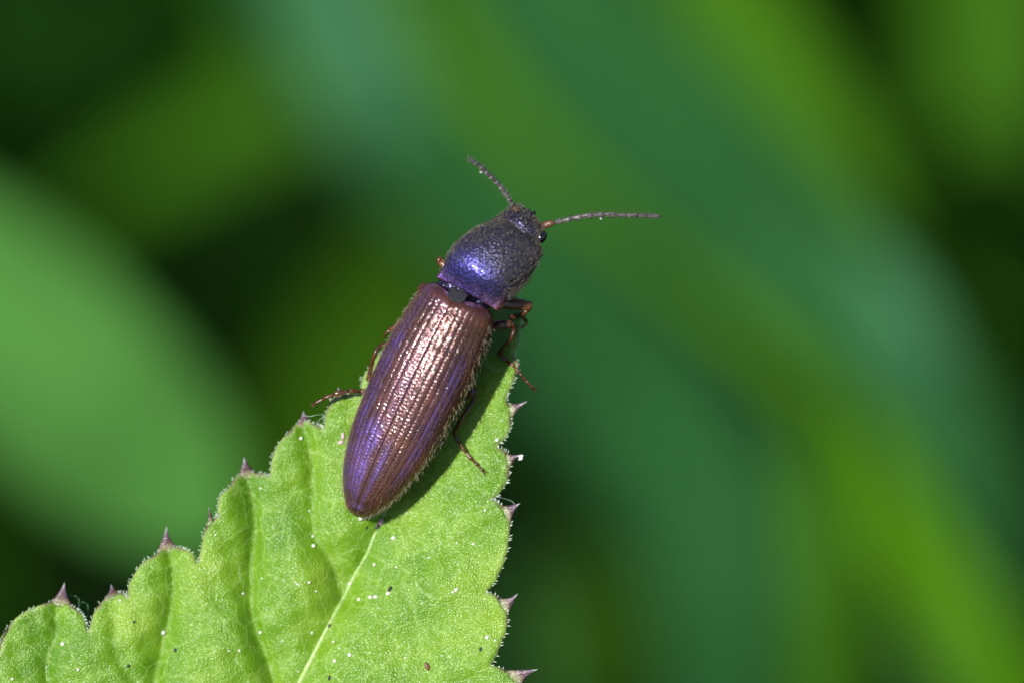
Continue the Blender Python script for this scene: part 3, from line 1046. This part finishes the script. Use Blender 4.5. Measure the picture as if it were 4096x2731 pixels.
# middle-hind, left: bowed shin close to the side
leg([(1640, 1420, -0.065), (1600, 1392, -0.065), (1575, 1378, -0.085), (1552, 1376, -0.085)],
    [(1552, 1374, -0.085), (1520, 1384, -0.075), (1499, 1416, -0.070), (1486, 1462, -0.100), (1474, 1520, -0.120)],
    [(1500, 1560, -0.120), (1444, 1565, -0.105), (1400, 1563, -0.090), (1340, 1575, -0.080), (1298, 1592, -0.085), (1256, 1616, -0.095)], 13, 8.5, 10)

# --- setae on wing cases, pronotum and head
def hair(g_, p, d, n, ln, r, bend=0.3, sides=3):
    p = Vector(p); d = Vector(d).normalized(); n = Vector(n).normalized()
    a = p - n * 0.002
    b = p + d * ln * .5 + n * ln * bend * .5
    c = p + d * ln + n * ln * bend * .55
    g_.tube([a - BO, b - BO, c - BO], [r, r * .8, r * .15], sides)


def surf(fn, i, j, e=1e-2):
    p = Vector(fn(i, j)); pa = Vector(fn(i + e, j)) - p; pb = Vector(fn(i, j + e)) - p
    return p, pa.normalized(), pb.normalized(), pa.cross(pb).normalized()


for side in (-1, 1):
    g = Geo()
    def wf(a, th): return EP(a, *wing_pt(a, th, side))
    for k in range(3100):
        a = EL * (random.uniform(0.004, 0.985) if k < 2500 else random.uniform(0.0, 0.22))
        w = float(interp(a, WA, WW))
        if random.random() > 0.25 + 0.75 * w / 190: continue
        th = math.radians(random.uniform(2, 104))
        e = 0.6
        p = wf(a, th); pa = (wf(min(EL - .1, a + 2), th) - p).normalized(); pt = (wf(a, th + .01) - p).normalized()
        n = pa.cross(pt)
        n = n if side < 0 else -n
        n.normalize()
        if n.dot(Nr) < -0.6: n = -n
        out = max(0, math.sin(th))
        d = pa + pt * random.uniform(-0.25, 0.25) + n * random.uniform(0.05, 0.22) + n * 0.25 * out ** 6
        hair(g, p, d, n, random.uniform(16, 34) / S, random.uniform(0.5, 1.0) / S, 0.2)
    g.build('wing_hairs', M_HAIR_E, beetle, kind='stuff')
    g = Geo()
    for k in range(520):
        a = EL * random.uniform(0.03, 0.995)
        th = math.radians(random.uniform(70, 112))
        p = wf(a, th); pa = (wf(min(EL - .1, a + 2), th) - p).normalized()
        c0 = EP(a, 0, -30)
        n = (p - c0); n = (n - pa * n.dot(pa)).normalized()
        d = pa * random.uniform(.5, 1.2) + n * random.uniform(0.1, 0.9)
        hair(g, p, d, n, random.uniform(10, 25) / S, random.uniform(0.6, 1.1) / S, 0.2)
    g.build('fringe_hairs', M_HAIR_F, beetle, kind='stuff')

g = Geo()
for k in range(3000):
    vi = random.uniform(0.02, 0.99) ** 0.9 * (NPV - 1)
    if vi < 0.22 * NPV and random.random() < 0.45: continue
    i = int(vi)
    th = math.radians(random.uniform(-103, 103))
    p = pron_pt(i, th)
    i2 = min(NPV - 1, i + 2); i0 = max(0, i2 - 2)
    pa = (pron_pt(i2, th) - pron_pt(i0, th)).normalized()
    pt = (pron_pt(i, th + 0.02) - pron_pt(i, th - 0.02)).normalized()
    n = pt.cross(pa).normalized()
    if n.z < -0.5: n = -n
    sw = 0.35 * math.sin(i * 0.25 + th * 3)
    edge = abs(math.sin(th)) ** 8
    d = pa * random.uniform(0.8, 1.0) + pt * (sw + random.uniform(-.2, .2)) + n * (random.uniform(0.02, 0.13) + 0.4 * edge)
    hair(g, p, d, n, random.uniform(14, 30) / S, random.uniform(0.45, 0.85) / S, 0.10)
# head: short forward hairs
for k in range(720):
    t = random.uniform(0.74, 0.97) * (nc - 1)
    i = int(t)
    an = math.radians(random.uniform(5, 175))
    tt = core[min(i + 1, nc - 1)] - core[i - 1]; tt = tt / np.linalg.norm(tt)
    q = np.array([-tt[1], tt[0]])
    f_ = t - i
    c_ = core[i] * (1 - f_) + core[min(i + 1, nc - 1)] * f_
    pp = c_ + q * Wc[i] * math.cos(an)
    p = F(pp[0], pp[1], Zc[i] + Hc[i] / S * math.sin(an) + math.sin(ROLL) * .8 * Wc[i] * math.cos(an) / S)
    n = Vector((q[0] * math.cos(an), -q[1] * math.cos(an), math.sin(an)))
    d = Vector((tt[0], -tt[1], 0)) + n * random.uniform(.1, .45) + Vector((random.uniform(-.3, .3), random.uniform(-.3, .3), 0))
    hair(g, p, d, n, random.uniform(10, 22) / S, random.uniform(.6, 1.1) / S, 0.2)
g.build('pronotum_hairs', M_HAIR_P, beetle, kind='stuff')

g = Geo()
for at, L_ in ANT:
    for k in range(420):
        s = random.uniform(0.08, 1.0) * L_
        p = at(s); p2 = at(min(L_, s + 2)); p1 = at(max(0, s - 2))
        tg = (p2 - p1)[:2]; tg = tg / np.linalg.norm(tg)
        an = random.uniform(0, 2 * math.pi)
        nq = np.array([-tg[1], tg[0]])
        n = Vector((nq[0] * math.cos(an), -nq[1] * math.cos(an), math.sin(an)))
        pos = F(p[0], p[1], p[2] / S) + n * (5 / S)
        d = Vector((tg[0], -tg[1], 0)) + n * random.uniform(.25, .6)
        hair(g, pos, d, n, random.uniform(10, 20) / S, random.uniform(.7, 1.2) / S, .2)
g.build('antenna_hairs', M_HAIR_P, beetle, kind='stuff')

# ------------------------------------------------------------------ grains and specks lying on the leaf
gm = []
for k in range(4):
    V, Fc = blob((0, 0, 0), 1, 0.85 + .1 * k / 3, 0.8, 6, 0, 0.10)
    me = bpy.data.meshes.new('pollen_grain')
    me.from_pydata([tuple(v) for v in V], [], Fc)
    me.polygons.foreach_set('use_smooth', [True] * len(me.polygons))
    me.update()
    gm.append(me)


def speck(name, x, y, r, mat, label, cat, group=None, stretch=1.0, rot=0.0, up=0.35, z=None):
    key = (mat.name, random.randrange(4))
    me = MESH_CACHE.get(key)
    if me is None:
        me = gm[key[1]].copy(); me.name = name; me.materials.append(mat); MESH_CACHE[key] = me
    o = bpy.data.objects.new(name, me)
    col.objects.link(o)
    rr = r / S
    p = leafF(x, y, rr * up) if z is None else F(x, y, z)
    o.matrix_world = MF @ Matrix.Translation(p) @ Matrix.Rotation(rot + random.uniform(0, .6), 4, 'Z') @ Matrix.Diagonal((rr * stretch, rr, rr * .85, 1))
    return tag(o, label, cat, group)


MESH_CACHE = {}
GL = 'tiny round white grain stuck to the pleated half of the leaf left of the midrib'
GR = 'tiny round white grain stuck to the smooth half of the leaf right of the midrib'
for (x, y, r, lab) in [(653, 2529, 9, 'white grain at the edge of the long fold below the tallest left spine'), (250, 2574, 8, 'white grain alone on the rounded lobe under the lowest left spine'),
                       (1042, 2528, 7, 'white grain where the long middle fold bends towards the midrib'), (1254, 2181, 8, 'white grain just outside the fold nearest the midrib, with a smaller one above'),
                       (1573, 2150, 9, 'white grain on open leaf below the shadow of the tail'), (1988, 1759, 8, 'white grain beside the notch under the uppermost right-hand spine'),
                       (1398, 2618, 8, 'larger of two white grains low on the leaf right of the midrib'), (1824, 2358, 8, 'larger of a touching pair of white grains near the right-hand notch'),
                       (1204, 1752, 7, 'white grain under the hooked spine beside the hind left foot'), (1949, 2548, 8, 'white grain close to the margin above the lowest right-hand notch')]:
    speck('pollen_grain', x, y, r, M_GRAIN, lab, 'grain')
for (x, y, r) in [ (1251, 2143, 5), (1237, 2328, 6), (1188, 2335, 4), (1248, 2529, 5),
                  (312, 2677, 6), (50, 2714, 5), (862, 2138, 4), (972, 2372, 5), (1237, 2042, 4), (1264, 2363, 4), (1193, 2684, 4),
                  (915, 2602, 4), (1042, 1952, 5), (1180, 2326, 4), (1131, 2562, 4), (480, 2400, 5), (1049, 2312, 4), (1197, 2338, 4), (958, 2601, 5), (186, 2666, 4)]:
    speck('pollen_grain', x, y, r, M_GRAIN, GL, 'grain', 'white grains on the left half of the leaf')
for (x, y, r) in [(1497, 2256, 6), (1339, 2642, 7), (1812, 2367, 5),
                  (1894, 2175, 5), (1827, 2169, 4), (1717, 2228, 4), (1333, 2565, 5), (1356, 2589, 4), (1940, 2040, 5), (1585, 2267, 4), (1980, 2560, 5), (1620, 2630, 4)]:
    speck('pollen_grain', x, y, r, M_GRAIN, GR, 'grain', 'white grains on the right half of the leaf')
for (x, y, r) in [(1435, 2396, 6), (1481, 2387, 7), (1502, 2385, 7), (1552, 2372, 8)]:
    speck('pollen_grain', x, y, r, M_GRAIN, 'white grain in a short row beside the bluish dark speck right of the midrib', 'grain', 'row of white grains', 1.2)
speck('pollen_grain', 1443, 2072, 9, M_GRAIN, 'white grain at the very tail tip of the beetle', 'grain', None, 1.0, 0, 1.0)
speck('pollen_grain', 1399, 2333, 7, M_GRAIN, 'white grain sitting right on the midrib of the toothed leaf', 'grain', None, 1.0, 0, 0.9)
zs9 = leaf_h(2031, 1846) + 0.02
for (x, y, r) in [(2080, 1824, 7), (2084, 1833, 8), (2088, 1822, 6), (2078, 1836, 5)]:
    speck('pollen_grain', x, y, r, M_GRAIN, 'white grain clumped on the tip of a purple leaf spine', 'grain', 'grains on a spine tip', 1, 0, 0, zs9)
speck('droplet_grain', 1924, 690, 6, M_DROP, 'pale speck clinging to the upright antenna of the beetle', 'grain', None, 1, 0, 0, 0.095)
speck('droplet_grain', 2404, 876, 6, M_DROP, 'pale speck clinging under the outstretched antenna of the beetle', 'grain', None, 1, 0, 0, 0.008)
speck('pollen_grain', 1897, 1152, 7, M_GRAIN, 'white grain lying on the hind edge of the pronotum', 'grain', None, 1, 0, 0, 0.075)
for (x, y, r, st, lab) in [(1509, 2105, 9, 1.5, 'oblong black speck at the upper end of the visible midrib'),
                           (1467, 2110, 5, 1.1, 'tiny black speck just below the tail of the beetle'),
                           (1526, 2074, 6, 1.2, 'black speck in the shadow beside the tail of the beetle'),
                           (1560, 2354, 9, 1.3, 'bluish black speck above the row of white grains'),
                           (701, 2598, 8, 1.0, 'round black speck beside the second big fold of the leaf'),
                           (513, 2662, 7, 1.0, 'round black speck on the lowest left lobe of the leaf'),
                           (1317, 2710, 7, 1.4, 'black speck low on the leaf beside the midrib'),
                           (1317, 2501, 6, 1.5, 'dark speck touching the right side of the midrib'),
                           (1922, 2595, 7, 1.2, 'dark grey speck near the lowest right notch of the leaf'),
                           (536, 2486, 6, 1.0, 'faint dark speck near the small purple spine')]:
    speck('dark_speck', x, y, r, M_SPECK, lab, 'speck', None, st, 0.8)
speck('pale_flake', 1524, 2086, 11, M_FLAKE, 'pale lilac flake beside the tail of the beetle', 'flake', None, 1.6, 1.0)
speck('pale_flake', 1364, 1768, 9, M_FLAKE, 'pinkish flake on the leaf against the left flank of the beetle', 'flake', None, 1.3, 0.3)
speck('pale_flake', 1372, 1743, 8, M_FLAKE, 'upright lilac flake just above the pinkish flake on the leaf', 'flake', None, 1.8, 1.4)
speck('brown_flake', 1709, 2664, 11, M_BROWN, 'reddish brown flake low on the right half of the leaf', 'flake', None, 1.6, 1.9)


def thread(name, pts_, r, mat, label, cat):
    P = catmull([F(*p) for p in pts_], 8)
    o0 = Vector(P[0])
    V, Fc = tube_geo([Vector(p) - o0 for p in P], [r / S] * len(P), 5)
    o = mesh(name, V, Fc, mat, None, mw=MF @ Matrix.Translation(o0))
    return tag(o, label, cat)


thread('silk_thread', [lz_(1960, 1997, 0), (1962, 1960, -0.2), (1994, 2030, -0.2) , (2012, 2038, -0.19)][:1] + [(1940, 1940, -0.2)] if False else
       [lz_(1985, 1985, -0.005), (2040, 2000, -0.12), (2058, 2020, -0.12), lz_(2040, 2060, 0.0)], 1.0, M_SILK, 'fine silk thread spun across a notch to a purple spine', 'thread')
thread('silk_thread', [lz_(1210, 1660, 0.01), (1240, 1664, -0.12), (1268, 1658, -0.12), lz_(1303, 1655, 0.0)], 0.9, M_SILK, 'faint silk thread from the hooked spine to the next lobe left of the beetle', 'thread')
thread('silk_thread', [lz_(1262, 1694, 0.0), (1275, 1680, -0.12), (1290, 1668, -0.115), lz_(1304, 1650, 0.0)], 0.9, M_SILK, 'short curled thread in the notch left of the beetle', 'thread')
thread('green_fibre', [lz_(258, 2385, 0.0), (280, 2380, -0.17), (305, 2384, -0.18), (316, 2400, -0.19), lz_(314, 2440, 0.0)], 1.6, M_FIBRE, 'curled green fibre looping beside the lowest left purple spine', 'fibre')
thread('green_fibre', [lz_(316, 2440, 0.0), (322, 2410, -0.19), (338, 2408, -0.20), (352, 2425, -0.21), lz_(348, 2500, 0.0)], 1.4, M_FIBRE, 'second green fibre arching over the deep left notch', 'fibre')

# ------------------------------------------------------------------ undergrowth behind: leaves and grass blades, each rooted in the ground
def blade(name, label, cat, path, widths, mat, fold=0.25, root=None, group=None, drift=(0.0, 0.6), n=10, wave=0.0, extra_tip=None, face=None):
    """path: (x, y, depth) in the half-size picture; ribbon with a fold, thickness, midrib and a root stem"""
    widths = [w * (20 + 1.35 * path[min(len(path) - 1, round(k * (len(path) - 1) / max(1, len(widths) - 1)))][2]) / (20 + path[min(len(path) - 1, round(k * (len(path) - 1) / max(1, len(widths) - 1)))][2]) for k, w in enumerate(widths)]
    P3 = [Wp(p[0], p[1], p[2] * 1.35) for p in path]
    C = [Vector(p) for p in catmull(P3, n)]
    m = len(C)
    tw = np.interp(np.linspace(0, 1, m), np.linspace(0, 1, len(widths)), widths)
    tw = interp(np.linspace(0, 1, m), np.linspace(0, 1, len(widths)), widths)
    # root: continue from the last point to the soil
    end = C[-1]
    dirn = (C[-1] - C[-4]).normalized()
    foot = Vector((end.x + drift[0] + dirn.x * 2, end.y + drift[1] + dirn.y * 1.0, -0.9))
    o = empty(name, Matrix.Translation(foot))
    nrm = (face if face is not None else BACK).normalized()
    V, Fc, rib = [], [], []
    cross = [-1, -0.72, -0.4, -0.12, 0.12, 0.4, 0.72, 1]
    kc = len(cross)
    for layer in (0, 1):
        for i in range(m):
            t = (C[min(i + 1, m - 1)] - C[max(i - 1, 0)]).normalized()
            sd = t.cross(nrm).normalized()
            up = sd.cross(t).normalized()
            for c in cross:
                w = max(tw[i], 0.01)
                lift = fold * abs(c) * w + wave * w * math.sin(i * 0.5 + c * 2)
                V.append(C[i] + sd * (c * w) + up * (lift - layer * 0.03) - foot)
                rib.append(math.exp(-(c / 0.14) ** 2))
    for layer in (0, 1):
        for i in range(m - 1):
            for k in range(kc - 1):
                a = layer * m * kc + i * kc + k
                f = (a, a + 1, a + kc + 1, a + kc)
                Fc.append(f if layer else f[::-1])
    o1 = m * kc
    for i in range(m - 1):
        a = i * kc; b_ = a + kc
        Fc.append((a, b_, b_ + o1, a + o1))
        a = i * kc + kc - 1; b_ = a + kc
        Fc.append((a, a + o1, b_ + o1, b_))
    for i in (0, m - 1):
        for k in range(kc - 1):
            a = i * kc + k
            Fc.append((a, a + 1, a + 1 + o1, a + o1))
    mesh('blade', V, Fc, mat, o, attrs={'rib': rib})
    ribp = [C[i] - foot + (-BACK) * 0.02 for i in range(0, m)]
    Geo().tube(ribp, [0.03 + 0.03 * i / m for i in range(m)], 6).build('midrib', mat, o)
    st = [Vector(p) for p in catmull([C[-1] - dirn * 0.3, C[-1] + dirn * 0.8 + Vector((0, 0, -0.4)), C[-1].lerp(foot, 0.5) + dirn * 0.6, foot], 6)]
    Geo().tube([p - foot for p in st], [max(0.06, min(0.22, tw[-1] * 0.5)) + 0.05 * i / len(st) for i in range(len(st))], 8).build('stem', mat, o)
    return tag(o, label, cat, group)


MB = dict(
    pale=mat_blade('pale_green_leaf', (0.058, 0.185, 0.034)),
    blue=mat_blade('bluish_leaf', (0.017, 0.082, 0.020)),  # bluish tone of reflected sky put into the colour
    glint=mat_blade('glint_leaf', (0.042, 0.150, 0.064)),  # lighter bluish colour standing in for sun glints on the leaves
    vivid=mat_blade('vivid_grass', (0.062, 0.190, 0.002)),
    green=mat_blade('green_leaf', (0.044, 0.140, 0.005)),
    olive=mat_blade('olive_leaf', (0.022, 0.070, 0.001)),
    moss=mat_blade('moss_green_leaf', (0.032, 0.110, 0.004)),
    mid=mat_blade('mid_green_leaf', (0.024, 0.095, 0.007)),
    deep=mat_blade('deep_green_leaf', (0.005, 0.030, 0.001)),
)
blade('broad_leaf', 'broad pale green leaf with sunken midrib, blurred beyond the toothed leaf', 'leaf',
      [(510, 1270, 8.4), (365, 1085, 8.3), (165, 885, 8.2), (-50, 705, 8.4), (-400, 500, 9), (-850, 360, 10)], [0.10, 0.40, 0.50, 0.50, 0.44, 0.2], MB['pale'], 0.36)
blade('grass_blade', 'vivid yellow-green grass blade arching diagonally behind the outstretched antenna', 'grass blade',
      [(800, -260, 16), (1020, 60, 15), (1240, 310, 13.5), (1500, 520, 12), (1760, 750, 11), (1920, 950, 10.4), (2060, 1190, 10), (2230, 1460, 9.8), (2420, 1760, 10)],
      [0.16, 0.17, 0.18, 0.18, 0.16, 0.15, 0.17, 0.19, 0.20], MB['vivid'], 0.12)
blade('broad_leaf', 'long bluish green leaf running down behind the beetle under the vivid grass blade', 'leaf',
      [(560, -320, 16.5), (760, 60, 15.5), (930, 310, 14.5), (1150, 520, 13.2), (1330, 760, 12), (1510, 1000, 11), (1640, 1300, 10.6), (1680, 1640, 10.8)],
      [0.30, 0.36, 0.36, 0.38, 0.44, 0.44, 0.38, 0.38], MB['blue'], 0.10)
blade('broad_leaf', 'bluish green leaf above and parallel to the vivid grass blade', 'leaf',
      [(1060, -320, 12.8), (1310, 60, 12.2), (1510, 290, 11.6), (1710, 490, 11), (1910, 670, 10.7), (2060, 820, 10.4), (2170, 1020, 10.2), (2290, 1320, 10.2)],
      [0.44, 0.46, 0.46, 0.42, 0.36, 0.31, 0.28, 0.24], MB['blue'], 0.06)
blade('grass_blade', 'yellow-green grass blade along the upper edge of the bluish leaf above the antenna', 'grass blade',
      [(1520, -300, 12.4), (1670, 20, 11.9), (1800, 220, 11.5), (1910, 420, 11.2), (2010, 600, 11), (2150, 780, 11), (2400, 1010, 11.4)],
      [0.24, 0.28, 0.28, 0.24, 0.18, 0.14, 0.12], MB['green'], 0.2)
blade('grass_blade', 'dim olive grass blade standing upright at the far right behind the others', 'grass blade',
      [(2250, -320, 19), (2270, 100, 18.6), (2280, 500, 18.4), (2320, 820, 18.2), (2420, 1300, 18)], [0.40, 0.46, 0.40, 0.28, 0.16], MB['moss'], 0.15)
blade('broad_leaf', 'light green leaf rising from below at the lower end of the vivid grass blade', 'leaf',
      [(2080, 1180, 12.2), (2130, 1300, 12.0), (2200, 1460, 11.8), (2310, 1700, 12)], [0.04, 0.20, 0.28, 0.28], MB['pale'], 0.2)
blade('broad_leaf', 'soft green leaf slanting between the dark gaps left of the long bluish leaf', 'leaf',
      [(230, 450, 18.5), (390, 360, 18.2), (540, 270, 18), (680, 160, 17.8), (620, -100, 18.4)][::-1], [0.3, 0.34, 0.24, 0.20, 0.12], MB['moss'], 0.12)
blade('broad_leaf', 'olive green leaf low behind the left flank of the beetle', 'leaf',
      [(1000, 480, 18.8), (920, 660, 18.6), (820, 850, 18.4), (740, 1030, 18.6), (680, 1300, 19)], [0.18, 0.36, 0.44, 0.46, 0.46], MB['olive'], 0.12)
blade('broad_leaf', 'deep green leaf in the shade beyond the dark upper left gap', 'leaf',
      [(520, -240, 20), (330, 40, 19.6), (140, 60, 19.4), (-120, 80, 20)], [0.2, 0.34, 0.30, 0.2], MB['deep'], 0.15)
blade('grass_blade', 'upright bluish grass blade below the bend of the vivid blade', 'grass blade',
      [(1700, 760, 16.4), (1730, 1050, 16), (1740, 1300, 15.8), (1740, 1650, 16)], [0.08, 0.24, 0.30, 0.30], MB['blue'], 0.15)
blade('grass_blade', 'upright moss green blade beside the bluish blade under the vivid one', 'grass blade',
      [(1840, 860, 10.2), (1870, 1080, 9.9), (1890, 1320, 9.8), (1890, 1680, 10)], [0.03, 0.13, 0.17, 0.17], MB['moss'], 0.2)
blade('broad_leaf', 'dark green leaf in the gap right of the toothed leaf', 'leaf',
      [(1330, 900, 18), (1380, 1080, 17.8), (1340, 1280, 17.6), (1300, 1650, 17.8)], [0.2, 0.36, 0.34, 0.34], MB['olive'], 0.15)

blade('broad_leaf', 'short glaucous leaf, a painted sun highlight over the top of the long bluish leaf', 'leaf',
      [(690, -200, 15.2), (800, 110, 14.8), (900, 290, 14.6), (1000, 460, 14.6)], [0.24, 0.28, 0.22, 0.05], MB['glint'], 0.1)
blade('broad_leaf', 'small glaucous leaf, a painted highlight between the vivid grass blade and the far right blades', 'leaf',
      [(1960, 560, 10.2), (2040, 690, 10.1), (2110, 820, 10.1), (2200, 1000, 10.4)], [0.04, 0.15, 0.15, 0.05], MB['glint'], 0.1)

# low ground cover: uncountable small blades
NC = 22000
gv, gf, gr_ = [], [], []
for k in range(NC):
    near = k < 9000                      # dense low growth below the beetle, taller and looser growth all round
    x = random.gauss(0, 9) if near else random.gauss(0, 30); y = random.uniform(8, 50) if near else random.uniform(-25, 85)
    far = abs(x) > 11 or y > 42 or y < 8
    h = random.uniform(0.8, 3.2) * (random.uniform(1, 3.2) if far else 1); an = random.uniform(0, 2 * math.pi); ln = random.uniform(.3, 1.3)
    w = random.uniform(0.08, 0.25)
    dx, dy = math.cos(an), math.sin(an)
    b0 = len(gv)
    for t in (0, .4, .75, 1.0):
        ww = w * (1 - t ** 2) + 0.01
        cx, cy, cz_ = x + dx * ln * t * t, y + dy * ln * t * t, -0.9 + h * (t - .25 * t * t)
        gv += [(cx - dy * ww, cy + dx * ww, cz_), (cx + dy * ww, cy - dx * ww, cz_ + .01)]
        gr_ += [0, 0]
    for i in range(3):
        a = b0 + 2 * i
        gf.append((a, a + 1, a + 3, a + 2))
tag(mesh('ground_cover', gv, gf, MB['deep'], attrs={'rib': gr_}), 'low dark green plants covering the soil far below', 'plants', kind='stuff')
